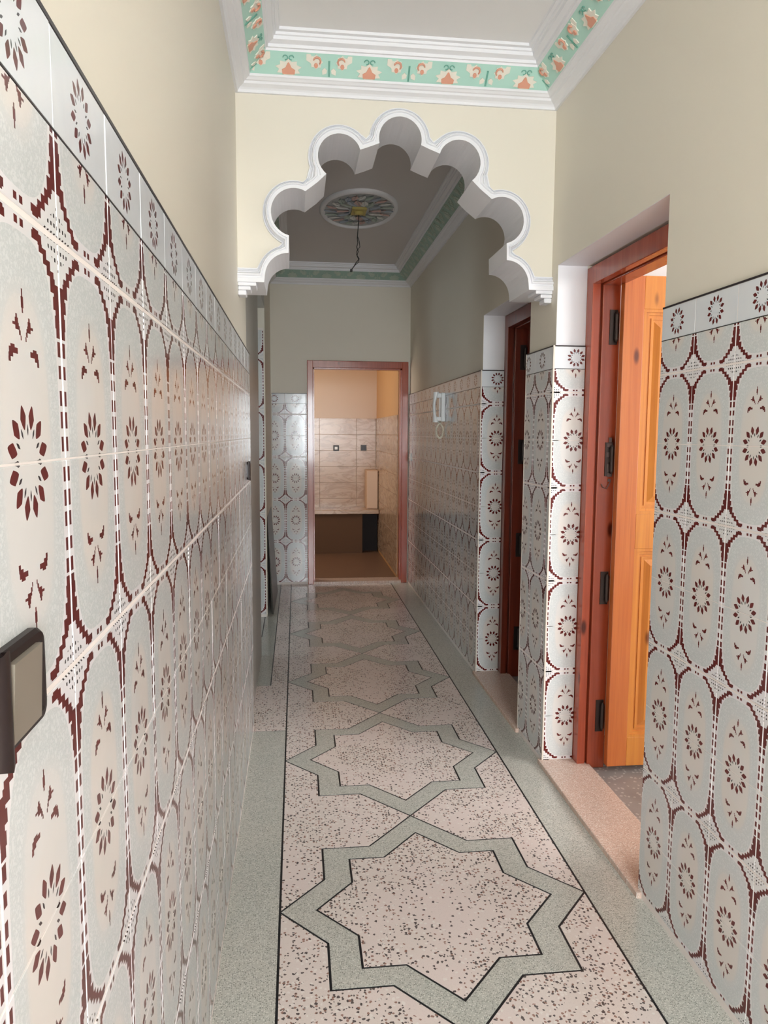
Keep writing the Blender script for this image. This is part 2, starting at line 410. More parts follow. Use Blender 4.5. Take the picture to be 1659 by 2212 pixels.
# dark lines on top of and under the border tiles
def trims(parent, a):  # a = box in plan x0,x1,y0,y1 per run
    for (x0, x1, y0, y1) in a:
        box('tile_trim', (x0, x1, y0, y1, ZT - .0035, ZT + .0015), TRIMP, parent)
        box('tile_trim', (x0, x1, y0, y1, ZB + 4 * PH + .0994, ZB + 4 * PH + .1010), TRIMP, parent)
trims(wl, [(TL - .02, TL + .0006, -2.8, 3.70)])
trims(wr, [(TR - .0006, TR + .03, -2.8, D1a - .004), (TR - .0006, TR + .03, D1b + .005, D2a - .004), (TR - .0006, TR + .03, D2b + .005, YE), (TR + .004, 1.234, D1b - .0006, D1b + .03), (TR + .004, 1.234, D2b - .0006, D2b + .03)])
trims(we, [(PL, .10, YE - .0006, YE + .03)])
for (x0, x1, y0, y1) in [(TR - .001, TR + .006, D1b - .001, D1b + .006), (TR - .001, TR + .006, D2a - .005, D2a + .002), (TR - .001, TR + .006, D2b - .001, D2b + .006)]:
    box('corner_bead', (x0, x1, y0, y1, ZB, ZT + .001), EDGE, wr)

# ------------------------------------------------------------------ ceilings and cornices
tag(box('ceiling', (-.5, 1.36, -2.9, 3.4, ZC, ZC + .1), CEIL), 'pale grey ceiling of the near corridor, in front of the arch', 'ceiling', kind='structure')
ZF = .035
tag(box('ceiling_far', (-1.2, 1.36, 3.4, 7.5, ZC + ZF, ZC + ZF + .1), CEIL2), 'ceiling of the corridor beyond the arch, shade put into its mauve-grey colour', 'ceiling', kind='structure')
PROF = [(0, 2.852), (.010, 2.852), (.014, 2.862), (.020, 2.868), (.036, 2.876), (.040, 2.884), (.047, 2.886), (.055, 2.893), (.060, 2.895), (.063, 2.903),
        (.127, 2.962), (.130, 2.970), (.137, 2.971), (.139, 2.982), (.158, 2.990), (.160, 3.002), (.166, 3.004), (.168, 3.013), (.181, 3.015), (.183, 3.026)]
BI = 9                                                             # index of the band segment
def cornice(name, label, x0, x1, y0, y1, dz):
    rows = [[(x0 + d, y0 + d, z + dz), (x1 - d, y0 + d, z + dz), (x1 - d, y1 - d, z + dz), (x0 + d, y1 - d, z + dz)] for d, z in PROF]
    mi = [1 if j == BI else 0 for j in range(len(rows) - 1)]
    mb = MB(); mb.strip(rows, mi, True)
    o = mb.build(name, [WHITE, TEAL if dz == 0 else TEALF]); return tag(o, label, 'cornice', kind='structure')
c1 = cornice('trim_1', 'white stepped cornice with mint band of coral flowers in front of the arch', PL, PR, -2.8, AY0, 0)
c2 = cornice('trim_2', 'cornice beyond the arch, its green floral band coloured down for shade', -.243, PR, AY1, YE + .012, ZF)
# relief motif on the band: local x along the wall, y up the slope (0..L), z out
(d0, z0), (d1, z1) = PROF[BI], PROF[BI + 1]
L = math.hypot(d1 - d0, z1 - z0)
def motif_mesh():
    mb = MB()
    def star(cx, cy, rx, ry, n, k, z, mi, ph=0):
        pts = []
        for i in range(2 * n):
            r = 1 if i % 2 == 0 else k
            t = ph + math.pi * i / n
            pts.append((cx + rx * r * math.sin(t), min(max(cy + ry * r * math.cos(t), .002), L - .002)))
        mb.prism(pts, -.001, z, mi)
    # main flower at the foot of the band
    star(0, .027, .052, .034, 9, .72, .0030, 0)
    mb.prism([(-.024, .006), (.024, .006), (.026, .022), (.012, .030), (.004, .046), (0, .050), (-.004, .046), (-.012, .030), (-.026, .022)], 0, .0055, 1)
    for s in (-1, 1):
        # curl over the flower
        P = [(s * (.012 + .009 * math.cos(t)), .066 + .008 * math.sin(t), .0025) for t in [k * .45 for k in range(12)]]
        mb.tube(P, .0018, 5, 2)
        # C scroll with a coral bud between two flowers
        cx = s * .108
        star(cx, .056, .026, .027, 8, .80, .0030, 0)
        P = [(cx + s * .004 - s * .014 * math.cos(t), .060 + .014 * math.sin(t), .0055) for t in [.2 + k * .42 for k in range(10)]]
        mb.tube(P, [.0025 + .0018 * math.sin(math.pi * k / 9) for k in range(10)], 5, 1)
        mb.prism([(cx + .008 * math.cos(t), .044 + .009 * math.sin(t)) for t in [k * math.pi / 4 for k in range(8)]], 0, .0065, 1)
        # leaf and stem down to the foot
        mb.prism([(s * .134, .010), (s * .150, .016), (s * .152, .028), (s * .142, .036), (s * .132, .026)], 0, .003, 0)
        mb.prism([(s * .1565, .004), (s * .1595, .004), (s * .1595, .062), (s * .1565, .062)], 0, .0025, 2)
        mb.prism([(s * .070, .060), (s * .088, .050), (s * .096, .066), (s * .086, L - .004), (s * .070, L - .004)], 0, .002, 0)
    return mb.mesh('floral_motif')
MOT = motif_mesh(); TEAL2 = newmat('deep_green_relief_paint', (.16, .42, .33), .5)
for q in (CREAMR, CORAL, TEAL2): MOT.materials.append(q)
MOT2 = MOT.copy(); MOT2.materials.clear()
for q in (newmat('shaded_cream_relief', (.46, .54, .45), .5), newmat('shaded_coral_relief', (.40, .34, .27), .5), TEAL2): MOT2.materials.append(q)  # cream and coral dulled in colour to stand for shade beyond the arch
def motifs(parent, p, along, inward, n, start, dz):
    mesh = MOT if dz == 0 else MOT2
    """p: wall foot corner; along, inward unit vectors"""
    up = (Vector(inward) * (d1 - d0) + Vector((0, 0, z1 - z0))).normalized(); al = Vector(along); nn = al.cross(up)
    if nn.dot(Vector((0, 0, 1))) > 0: nn = -nn
    for i in range(n):
        o = bpy.data.objects.new('floral_motif', mesh); COL.objects.link(o); o.parent = parent
        q = Vector(p) + Vector(inward) * d0 + al * (start + i * .32) + Vector((0, 0, z0 + dz)) + nn * .0004
        M = Matrix((al, up, nn)).transposed().to_4x4(); M.translation = q; o.matrix_world = M
motifs(c1, (PL, AY0, 0), (1, 0, 0), (0, -1, 0), 4, .215, 0)
motifs(c1, (PL, AY0, 0), (0, -1, 0), (1, 0, 0), 8, .25, 0)
motifs(c1, (PR, AY0, 0), (0, -1, 0), (-1, 0, 0), 8, .25, 0)
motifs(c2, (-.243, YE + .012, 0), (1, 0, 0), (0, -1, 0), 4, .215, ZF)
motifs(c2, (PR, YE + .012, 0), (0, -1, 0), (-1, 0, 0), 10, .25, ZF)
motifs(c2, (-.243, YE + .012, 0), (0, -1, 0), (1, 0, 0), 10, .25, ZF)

# ------------------------------------------------------------------ the lobed arch
AX = .4345
def arc(c, r, a0, a1, n): return [(c[0] + r * math.cos(math.radians(a0 + (a1 - a0) * i / (n - 1))), c[1] + r * math.sin(math.radians(a0 + (a1 - a0) * i / (n - 1)))) for i in range(n)]
inn, out = [], []
def seg(i, o_): inn.extend(i); out.extend(o_)
L1, L2, L3, L4 = (0, 2.696), (.25, 2.616), (.437, 2.388), (.462, 2.127)
seg(arc(L1, .089, 90, -13, 14), arc(L1, .1275, 90, 8, 13) + [(.1415, 2.697)])
seg([(.125, 2.661)] , [(.1415, 2.697)])
seg([(.1665, 2.646)] + arc(L2, .09, 150, -52, 22), [(.1415, 2.697)] + arc(L2, .130, 133, -18, 21) + [(.386, 2.527)])
seg([(.340, 2.512)], [(.386, 2.527)])
seg(arc(L3, .096, 118, -76, 22), [(.386, 2.527)] + arc(L3, .130, 106, -58, 20) + [(.488, 2.267)])
seg([(.4615, 2.262)], [(.488, 2.267)])
seg(arc(L4, .098, 90, 6, 10), [(.488, 2.267)] + arc(L4, .132, 72, 22, 9))
seg([(.563, 2.104), (.6735, 2.104)], [(.592, 2.163), (.6735, 2.163)])
half_i = inn; half_o = out
full_i = [(AX - x, z) for x, z in reversed(half_i[1:])] + [(AX + x, z) for x, z in half_i]
full_o = [(AX - x, z) for x, z in reversed(half_o[1:])] + [(AX + x, z) for x, z in half_o]
full_i[0] = (PL - .003, full_i[0][1]); full_o[0] = (PL - .003, full_o[0][1]); full_i[-1] = (PR + .003, full_i[-1][1]); full_o[-1] = (PR + .003, full_o[-1][1])
def lerp(t): return [(a[0] + (b[0] - a[0]) * t, a[1] + (b[1] - a[1]) * t) for a, b in zip(full_i, full_o)]
arch = MB()
poly = lerp(.55) + [(PR + .003, 3.08), (PL - .003, 3.08)]
arch.prism(poly, AY0, AY1, 0, lambda x, z, h: (x, h, z))
archo = tag(arch.build('wall_arch', [CREAM]), 'cream cross wall over the corridor cut by a white multi-lobed arch', 'wall', kind='structure')
so = MB()
so.strip([[(x, AY0 - .026, z) for x, z in full_i], [(x, AY1 + .004, z) for x, z in full_i], [(x, AY1 + .004, z) for x, z in lerp(.6)]], 0)
so.build('arch_soffit', [WHITE], archo)
mo = MB(); prof = [(0, -.026), (.30, -.026), (.33, -.021), (.42, -.021), (.50, -.027), (.58, -.027), (.64, -.020), (.70, -.013), (.76, -.016), (.82, -.010), (.90, -.006), (.93, -.013), (1.0, -.013), (1.04, .002)]
mo.strip([[(x, AY0 + y, z) for x, z in lerp(t)] for t, y in prof], 0)
mo.build('arch_moulding', [WHITE], archo)
for s in (-1, 1):                                                   # consoles the arch springs from
    X0 = PL if s < 0 else PR
    cb = MB()
    for k, (dx, zt, zb, yo) in enumerate([(.075, 2.106, 2.090, .018), (.052, 2.090, 2.074, .012), (.034, 2.074, 2.054, .008)]):
        cb.box(min(X0, X0 - s * dx), max(X0, X0 - s * dx), AY0 - yo, AY0 + .10 - .02 * k, zb, zt, bev=.004)
    cb.build('console', [WHITE], archo)

# ------------------------------------------------------------------ floor
FL = MB(); FL.box(-1.6, 1.12, -2.9, 7.46, -.08, -.0012)
floor = tag(FL.build('floor', [BLACK]), 'polished terrazzo corridor floor, pink star panels between grey-green borders', 'floor', kind='structure')
GA, GB, PS, Y0S = -.0611, .9251, 1.0874, 2.2036
CXs = (GA + GB) / 2
LW = .0036
def piece(name, pts, mat, top=0.0, lw=LW):
    return MB().prism(offset(pts, lw), -.0011, top).build(name, mat, floor)
def star(cy, sx, sy, dx, dy):
    P = []
    nx = dx * (1 - sy / dy); ny = dy * (1 - sx / dx)
    for q in [(0, dy), (nx, sy), (sx, sy), (sx, ny), (dx, 0), (sx, -ny), (sx, -sy), (nx, -sy), (0, -dy), (-nx, -sy), (-sx, -sy), (-sx, -ny), (-dx, 0), (-sx, ny), (-sx, sy), (-nx, sy)]:
        P.append((CXs + q[0], cy + q[1]))
    return P
HW = (GB - GA) / 2
stars = range(-4, 5)
for k in stars:
    cy = Y0S + k * PS
    O = star(cy, .350, .345, HW, PS / 2); I = star(cy, .258, .270, .379, .419)
    piece('star_panel', I, PINKT)
    mb = MB(); oo = offset(O, LW); ii = offset(I, -LW); n = 16
    top = [[mb.bm.verts.new((x, y, 0)) for x, y in P] for P in (oo, ii)]; bot = [[mb.bm.verts.new((x, y, -.0011)) for x, y in P] for P in (oo, ii)]
    for i in range(n):
        j = (i + 1) % n
        mb.bm.faces.new((top[0][i], top[0][j], top[1][j], top[1][i])); mb.bm.faces.new((bot[0][i], bot[0][j], top[0][j], top[0][i])); mb.bm.faces.new((bot[1][i], bot[1][j], top[1][j], top[1][i]))
    mb.build('star_band', [GREYT], floor)
    # pink field between this star and the next, one piece each side
    N = star(cy + PS, .350, .345, HW, PS / 2)
    if cy + PS > YE: 
        continue
    rt = [O[4], O[3], O[2], O[1], O[0], N[7], N[6], N[5], N[4]]; lf = [O[12], O[13], O[14], O[15], O[0], N[9], N[10], N[11], N[12]]
    piece('corner_panel', rt, PINKT); piece('corner_panel', lf, PINKT)
kl = 4; O = star(Y0S + kl * PS, .350, .345, HW, PS / 2)
ytop = 7.46
piece('border_slab', [(GA, Y0S + 4 * PS), (GA, ytop), (GB, ytop), (GB, Y0S + 4 * PS), O[3], O[2], O[1], O[0], O[15], O[14], O[13]], PINKT)
piece('border_slab', [(GB, -2.9), (1.105, -2.9), (1.105, ytop), (GB, ytop)], GREYT)
piece('border_slab', [(TL - .04, -2.9), (GA, -2.9), (GA, 3.645), (TL - .04, 3.645)], GREYT)
piece('threshold_slab', [(-1.6, 3.645), (GA, 3.645), (GA, ytop), (-.162, ytop), (-.162, 4.33), (-1.6, 4.33)], PINKT)
piece('border_slab', [(-1.6, 4.33), (-.162, 4.33), (-.162, ytop), (-.262, ytop), (-.262, 5.4), (-1.6, 5.4)], GREYT, lw=.0028)
piece('side_hall_slab', [(-1.6, 5.4), (-.262, 5.4), (-.262, ytop), (-1.6, ytop)], GREYT)
# raised sills in the doorways
s1 = tag(box('trim_3', (1.078, 1.292, D1a - .03, D1b + .02, -.05, .02), SILLT, bev=.003), 'pale pink terrazzo sill of the near doorway on the right', 'door sill', kind='structure')
s2 = tag(box('trim_4', (1.078, 1.292, D2a - .02, D2b + .02, -.05, .02), SILLT, bev=.003), 'pale pink terrazzo sill of the second doorway, beyond the arch', 'door sill', kind='structure')

# ------------------------------------------------------------------ side rooms
def room(name, label, x0, x1, y0, y1, mat, fl, open_x=None, zf=.0):
    t = .08; mb = MB()
    mb.box(x1, x1 + t, y0 - t, y1 + t, -.05, 3.05); mb.box(x0, x1, y0 - t, y0, -.05, 3.05); mb.box(x0, x1, y1, y1 + t, -.05, 3.05)
    mb.box(x0, x1 + t, y0 - t, y1 + t, 3.03, 3.1, 1)
    mb.box(x0, x1, y0, y1, -.08, zf, 2)
    return tag(mb.build(name, [mat, WHITE, fl]), label, 'room', kind='structure')
room('wall_bedroom', 'white room shell seen through the near doorway on the right', 1.36, 3.9, -.6, 3.42, WHITE, ROOMF)
box('ignore', (1.292, 1.36, D1a - .1, D1b + .1, -.08, 0), ROOMF, bpy.data.objects['wall_bedroom']).name = 'door_threshold'
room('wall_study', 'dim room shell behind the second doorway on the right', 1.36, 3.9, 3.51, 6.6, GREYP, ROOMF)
box('ignore', (1.292, 1.36, D2a - .05, D2b + .1, -.08, 0), ROOMF, bpy.data.objects['wall_study']).name = 'door_threshold'
# side hall on the left (beyond the pier)
sh = MB(); sh.box(-2.5, -2.42, 4.0, 7.4, 0, 3.1); sh.box(-2.5, -.5, 4.0, 4.08, 0, 3.1); sh.box(-2.5, -1.2, 7.32, 7.4, 0, 3.1); sh.box(-2.5, -1.2, 4.0, 7.4, 3.05, 3.1); sh.box(-2.5, -1.6, 4.0, 7.4, -.05, 0)
tag(sh.build('wall_side_hall', [CREAM]), 'cream walls of the side hall behind the left opening', 'wall', kind='structure')
# kitchen
def part_wall(name, label, a, m_): return tag(box(name, a, m_), label, 'wall', kind='structure')
kitch = part_wall('wall_kitchen_back', 'apricot kitchen back wall with beige marble tiles, seen through the end doorway', (-1.1, 1.012, 9.512, 9.6, -.05, 2.9), WARMP)
kitr = part_wall('wall_kitchen_right', 'orange kitchen side wall with beige marble tiles, right inside the end doorway', (1.012, 1.10, YE + .162, 9.6, -.05, 2.9), ORANP)
part_wall('wall_kitchen_left', 'kitchen left wall, hidden beside the end doorway', (-1.1, -1.0, YE + .162, 9.512, -.05, 2.9), WARMP)
tag(box('ceiling_kitchen', (-1.1, 1.10, YE + .1, 9.6, 2.9, 3.0), WHITE), 'kitchen ceiling', 'ceiling', kind='structure')
tag(box('floor_kitchen', (-1.0, 1.012, YE + .166, 9.512, -.06, .010), newmat('brown_kitchen_floor', (.20, .115, .075), .35)), 'brown kitchen floor behind the end doorway', 'floor', kind='structure')
def plain_tile(x, z, w_, h_, M, name='tile', par=None):
    me = tile_mesh(w_, h_, 0, .5, 0, 0, bev=.0015)
    me = bpy.data.meshes.get('marble_%d_%d' % (w_ * 1e4, h_ * 1e4)) or me.copy(); me.name = 'marble_%d_%d' % (w_ * 1e4, h_ * 1e4)
    if not me.materials: me.materials.append(MARB)
    o = bpy.data.objects.new(name, me); COL.objects.link(o); o.parent = par or kitch; o.matrix_world = M @ Matrix.Translation((x, 0, z))
rowsK = [1.674 - .2035 * (i + 1) for i in range(8)]
for z in rowsK:
    if z < 0: continue
    for x in (-.649, -.181, .287, .755):
        wd = .465 if x < .7 else .245
        plain_tile(x + .0015, z + .0015, wd, .2005, Matrix.Translation((0, 9.512, 0)))
    for i in range(5):
        plain_tile(-(7.48 + .405 * (i + 1)), z + .0015, .402, .2005, Matrix.Translation((1.012, 0, 0)) @ Matrix.Rotation(-R90, 4, 'Z'), par=kitr)

# ------------------------------------------------------------------ doors
def frame_side(fr_mat, door, x0, yf, s, zt):
    """one jamb of a door frame; s=-1: far jamb whose reveal faces the camera (yf = wall jamb plane)"""
    mb = MB()
    a, b_ = sorted((yf, yf + s * .066)); mb.box(x0, x0 + .036, a, b_, 0.0, zt, bev=.003)
    a, b_ = sorted((yf, yf + s * .050)); mb.box(x0 + .036, x0 + .046, a, b_, 0.0, zt)
    a, b_ = sorted((yf, yf + s * .072)); mb.box(x0 + .044, x0 + .122, a, b_, 0.0, zt, bev=.004)
    return mb.build('door_jamb', [fr_mat], door)
def door(n, label, ya, yb, fm, lm, zt, leaf_mat, leafy):
    d = tag(empty('door_%d' % n, (1.235, yb, 0)), label, 'door', kind='structure')
    d.location = (0, 0, 0)
    x0 = 1.236
    frame_side(fm, d, x0, yb + .004, -1, zt); frame_side(fm, d, x0, ya, 1, zt)
    hd = MB(); q0, q1 = ya + .060, yb - .056; hd.box(x0, x0 + .036, q0, q1, zt - .074, zt, bev=.003); hd.box(x0 + .044, x0 + .122, q0, q1, zt - .080, zt, bev=.004); hd.box(x0 + .036, x0 + .046, q0, q1, zt - .06, zt)
    hd.build('door_head', [fm], d)
    # leaf, swung open into the room, hinged on the far jamb
    lx0, lx1 = x0 + .112, x0 + .112 + .80; ly = leafy; th = .038; zb, zt2 = .030, zt - .048
    lf = MB(); st = .088
    zr = [zb, zb + .13, 1.0, 1.15, zt2 - .135, zt2]                     # rails
    lf.box(lx0, lx0 + st, ly, ly + th, zb, zt2, bev=.003); lf.box(lx1 - st, lx1, ly, ly + th, zb, zt2, bev=.003)
    leaf = lf.build('door_leaf', [leaf_mat], d)
    for q0, q1 in ((zr[0], zr[1]), (zr[2], zr[3]), (zr[4], zr[5])):
        rl = MB(); rl.box(lx0 + st, lx1 - st, ly + .001, ly + th - .001, q0, q1, bev=.002); rl.build('door_rail', [LEAFW2 if leaf_mat is LEAFW else leaf_mat], leaf)
    for q0, q1 in ((zr[1], zr[2]), (zr[3], zr[4])):
        pm = MB(); a, b_ = lx0 + st, lx1 - st; yc = ly + th / 2
        for (ins, y) in ((0, .016), (.018, .016)): pass
        pm.box(a, b_, yc - .006, yc + .006, q0, q1)
        for s in (-1, 1):                                          # moulding round the field and the raised field
            for (i0, i1, yy) in ((0, .012, .017), (.012, .024, .012), (.036, .042, .010)):
                rows = []
                mbx = [(a + i0, q0 + i0), (b_ - i0, q0 + i0), (b_ - i0, q1 - i0), (a + i0, q1 - i0)]; mby = [(a + i1, q0 + i1), (b_ - i1, q0 + i1), (b_ - i1, q1 - i1), (a + i1, q1 - i1)]
                pm.strip([[(x, yc + s * .005, z) for x, z in mbx], [(x, yc + s * yy, z) for x, z in mbx], [(x, yc + s * yy, z) for x, z in mby], [(x, yc + s * .005, z) for x, z in mby]], 0, True)
            i2, i3 = .05, .075
            A = [(a + i2, q0 + i2), (b_ - i2, q0 + i2), (b_ - i2, q1 - i2), (a + i2, q1 - i2)]; B = [(a + i3, q0 + i3), (b_ - i3, q0 + i3), (b_ - i3, q1 - i3), (a + i3, q1 - i3)]
            C = [((a + b_) / 2, (q0 + q1) / 2)] * 4
            pm.strip([[(x, yc + s * .006, z) for x, z in A], [(x, yc + s * .016, z) for x, z in B]], 0, True)
            pm.bm.faces.new([pm.bm.verts.new((x, yc + s * .016, z)) for x, z in B])
        pm.build('door_panel', [LEAFW2 if leaf_mat is LEAFW else leaf_mat], leaf)
    hx = x0 + .122
    for zc in (1.936, 1.381, .82, .243):
        if zc > zt2: continue
        hm = MB(); hm.box(hx - .046, hx - .012, yb - .0720, yb - .0675, zc - .072, zc + .072); hm.box(hx + .0, hx + .004, yb - .10, yb - .068, zc - .072, zc + .072)
        hm.tube([(hx - .020, yb - .081, zc - .052), (hx - .020, yb - .081, zc + .052)], .0085, 10)
        hm.tube([(hx - .020, yb - .081, zc - .063), (hx - .020, yb - .081, zc - .052)], [.003, .0085], 10); hm.tube([(hx - .020, yb - .081, zc + .052), (hx - .020, yb - .081, zc + .063)], [.0085, .003], 10)
        hm.build('hinge', [DARKMET], d)
    return d
dA = door(1, 'near doorway on the right with red frame and orange panelled pine leaf standing open', D1a + .010, D1b + .008, FRAMEW, LEAFW, 2.188, LEAFW, D1b - .118)
dB = door(2, 'second doorway beyond the arch with red varnished wood darkened in colour for shade', D2a - .008, D2b + .008, DFRAMEW, DFRAMEW, 2.182, DFRAMEW, D2b - .118)
# bare metal strike plate on the near frame
sp = MB()
for k in range(9):
    z = 1.285 + .021 * k; xw = 1.337 + .004 * math.sin(k * 2.3)
    sp.box(xw - .010 - .006 * (k % 2), xw + .004, D1b - .0652, D1b - .0632, z, z + .013 + .004 * (k % 3), bev=.0008)
sp.tube([(1.338, D1b - .066, 1.285), (1.322, D1b - .068, 1.255), (1.304, D1b - .066, 1.262), (1.298, D1b - .066, 1.275)], .0022, 6)
sp.build('worn_hinge_plate', [newmat('scratched_metal', (.16, .12, .11), .4, .6)], dA)
# kitchen door frame at the end
d3 = tag(empty('door_3'), 'open kitchen doorway in the end wall with dark red wooden frame and no leaf', 'door', kind='structure')
for (a, b_) in ((.104, .160), (1.026, 1.086)):
    s = 1 if a < .5 else -1
    mb = MB(); mb.box(a, b_, YE - .012, YE + .10, 0, 2.178, bev=.004)
    e = b_ if s > 0 else a
    mb.box(min(e, e + s * .012), max(e, e + s * .012), YE + .04, YE + .13, 0, 2.118)
    mb.build('door_jamb', [FRAMEW], d3)
mb = MB(); mb.box(.157, 1.029, YE - .0115, YE + .10, 2.112, 2.1775, bev=.004); mb.box(.160, 1.026, YE + .04, YE + .13, 2.10, 2.113)
mb.build('door_head', [FRAMEW], d3)
box('door_threshold', (.13, 1.06, YE - .01, YE + .17, -.02, .024), SILLT, d3, bev=.004)

# ------------------------------------------------------------------ small things
def plate_outline(w_, h_, r, n=5):
    P = []
    for cx, cy, a in ((w_ / 2 - r, h_ / 2 - r, 0), (-w_ / 2 + r, h_ / 2 - r, 90), (-w_ / 2 + r, -h_ / 2 + r, 180), (w_ / 2 - r, -h_ / 2 + r, 270)):
        for i in range(n): t = math.radians(a + 90 * i / (n - 1)); P.append((cx + r * math.cos(t), cy + r * math.sin(t)))
    return P
def wall_switch(y, z, label, group=None):
    t = tag(empty('light_switch', (TL, y, z)), label, 'light switch', group)
    mb = MB()
    rows = []
    for ins, x in ((0, -.0003), (0, .006), (.003, .0095), (.010, .0105), (.0135, .0075)):
        rows.append([(x, p[0], p[1]) for p in offset(plate_outline(.112, .080, .014), ins)])
    mb.strip(rows, 0, True); mb.bm.faces.new([mb.bm.verts.new(q) for q in rows[-1]])
    o = mb.build('switch_frame', [BROWNPL], t)
    for s in (-1,):                                                # bulging cheek beside the rocker
        mb = MB(); rows = []
        for i in range(7):
            a = math.pi * i / 6
            rows.append([(.006 + .0105 * math.sin(a), s * .044 - .0135 * math.cos(a), zz * (1 - .12 * abs(math.cos(a)))) for zz in (-.046, -.030, 0, .030, .046)])
        mb.strip(rows, 0, False, True)
        mb.build('switch_cheek', [BROWNPL], t)
    mb = MB()
    rows = [[(.006, -.030, -.031), (.006, .030, -.031), (.006, .030, .031), (.006, -.030, .031)], [(.0125, -.030, -.031), (.0125, .030, -.031), (.0155, .030, .031), (.0155, -.030, .031)]]
    mb.strip(rows, 0, True); mb.bm.faces.new([mb.bm.verts.new(q) for q in rows[1]])
    mb.build('rocker', [ROCKER], t)
    return t
wall_switch(.594, 1.284, 'dark brown light switch with a beige rocker on left wall nearest the camera')
wall_switch(3.45, 1.315, 'small dark light switch on the left wall just before the arch')
# intercom handset
ic = tag(empty('intercom', (TR, 5.52, 1.68)), 'white door intercom with handset and curled cord on the dark right wall', 'intercom')
mb = MB(); mb.box(-.030, 0.0004, -.045, .045, -.105, .108, bev=.006); mb.box(-.036, -.028, .002, .040, -.09, .095, bev=.003); mb.build('intercom_base', [WHITEPL], ic)
mb = MB(); rows = []
for k in range(13):
    t = k / 12; z = -.110 + .222 * t; bow = math.sin(math.pi * t)
    xo = -.064 - .016 * bow; hw = .020 + .004 * abs(math.cos(math.pi * t)); th = .011 + .012 * (abs(2 * t - 1) ** 3)
    rows.append([(xo + th * math.cos(a), -.020 + hw * math.sin(a), z) for a in [j * math.pi / 5 for j in range(10)]])
mb.strip(rows, 0, True, True)
for rr in (rows[0], rows[-1]): mb.bm.faces.new([mb.bm.verts.new(q) for q in rr])
mb.box(-.062, -.028, -.036, -.006, .070, .104, bev=.004); mb.box(-.062, -.028, -.036, -.006, -.100, -.070, bev=.004)
mb.build('handset', [WHITEPL], ic)
P = [(-.045, -.02, -.108)]
for k in range(60):
    t = k / 59; ang = t * 2 * math.pi
    P.append((-.034 + .026 * math.sin(ang) * min(1, 2 * (1 - abs(2 * t - 1)) + .2), -.015, -.115 - .055 * (1 - math.cos(ang)) + .004 * math.sin(k * 1.9)))
MB().tube(P, .0062, 6).build('curled_cord', [newmat('ivory_cord', (.72, .68, .55), .5)], ic)
# small white bell push by the end door
bp_ = tag(empty('bell_push', (TR, 7.12, 1.262)), 'tiny white push button on the right wall beside the kitchen doorway', 'push button')
mb = MB(); mb.box(-.010, .0004, -.035, .035, -.040, .040, bev=.003); mb.build('button_plate', [WHITEPL], bp_)
mb = MB(); mb.box(-.014, -.009, -.018, .018, -.024, .024, bev=.002); mb.build('button', [WHITEPL], bp_)
# kitchen sockets
for x, z, lab, cm in ((.497, 1.297, 'black framed socket with pale centre on the kitchen tiles, left of the pair', WHITEPL), (.846, 1.303, 'all-black socket on the kitchen tiles, right of the pair', BROWNPL)):
    t = tag(empty('wall_socket', (x, 9.505, z)), lab, 'socket', 'sockets on the kitchen back wall')
    mb = MB(); mb.box(-.036, .036, -.009, .001, -.036, .036, bev=.004); mb.build('socket_frame', [BROWNPL], t)
    mb = MB(); mb.box(-.018, .018, -.012, -.008, -.018, .018, bev=.002); mb.build('socket_insert', [cm], t)
# low tiled bench and cupboard in the kitchen
kb = tag(empty('kitchen_bench', (0, 0, 0)), 'low kitchen bench with brown front and dark niche under the marble wall', 'bench')
box('bench_top', (-.60, 1.0, 9.08, 9.50, .50, .55), MARB, kb, bev=.004)
box('bench_front', (-.60, .80, 9.12, 9.50, .0105, .50), newmat('brown_bench_front', (.12, .06, .03), .8), kb)
box('bench_niche', (.80, 1.0, 9.30, 9.50, .0105, .50), newmat('niche_shade_black', (.012, .006, .006), .7), kb)  # near-black colour stands in for the shade inside the open recess
kc = tag(empty('kitchen_cupboard', (0, 0, 0)), 'pale low cupboard standing on the bench in the right kitchen corner', 'cupboard')
box('cupboard_body', (.86, 1.0, 9.2, 9.50, .55, 1.03), newmat('pale_apricot_front', (.66, .46, .32), .45), kc, bev=.004)
box('cupboard_door', (.865, .995, 9.188, 9.2, .56, 1.02), newmat('pale_apricot_door', (.70, .50, .36), .4), kc, bev=.003)
# narrow slab leaning at the foot of the stub wall
lb = MB(); lb.strip([[(-.197, 6.08, .002), (-.240, 6.08, .80), (-.2405, 6.10, .80), (-.213, 6.10, .002)], [(-.185, 7.0, .002), (-.238, 7.0, .80), (-.2405, 7.02, .80), (-.201, 7.02, .002)]], 0, True)
for q in ([(-.197, 6.08, .002), (-.240, 6.08, .80), (-.2405, 6.10, .80), (-.213, 6.10, .002)],): lb.bm.faces.new([lb.bm.verts.new(p) for p in q])
tag(lb.build('leaning_slab', [newmat('dark_grey_slab', (.12, .12, .11), .3)]), 'thin dark grey slab leaning at the foot of the far left wall', 'slab')

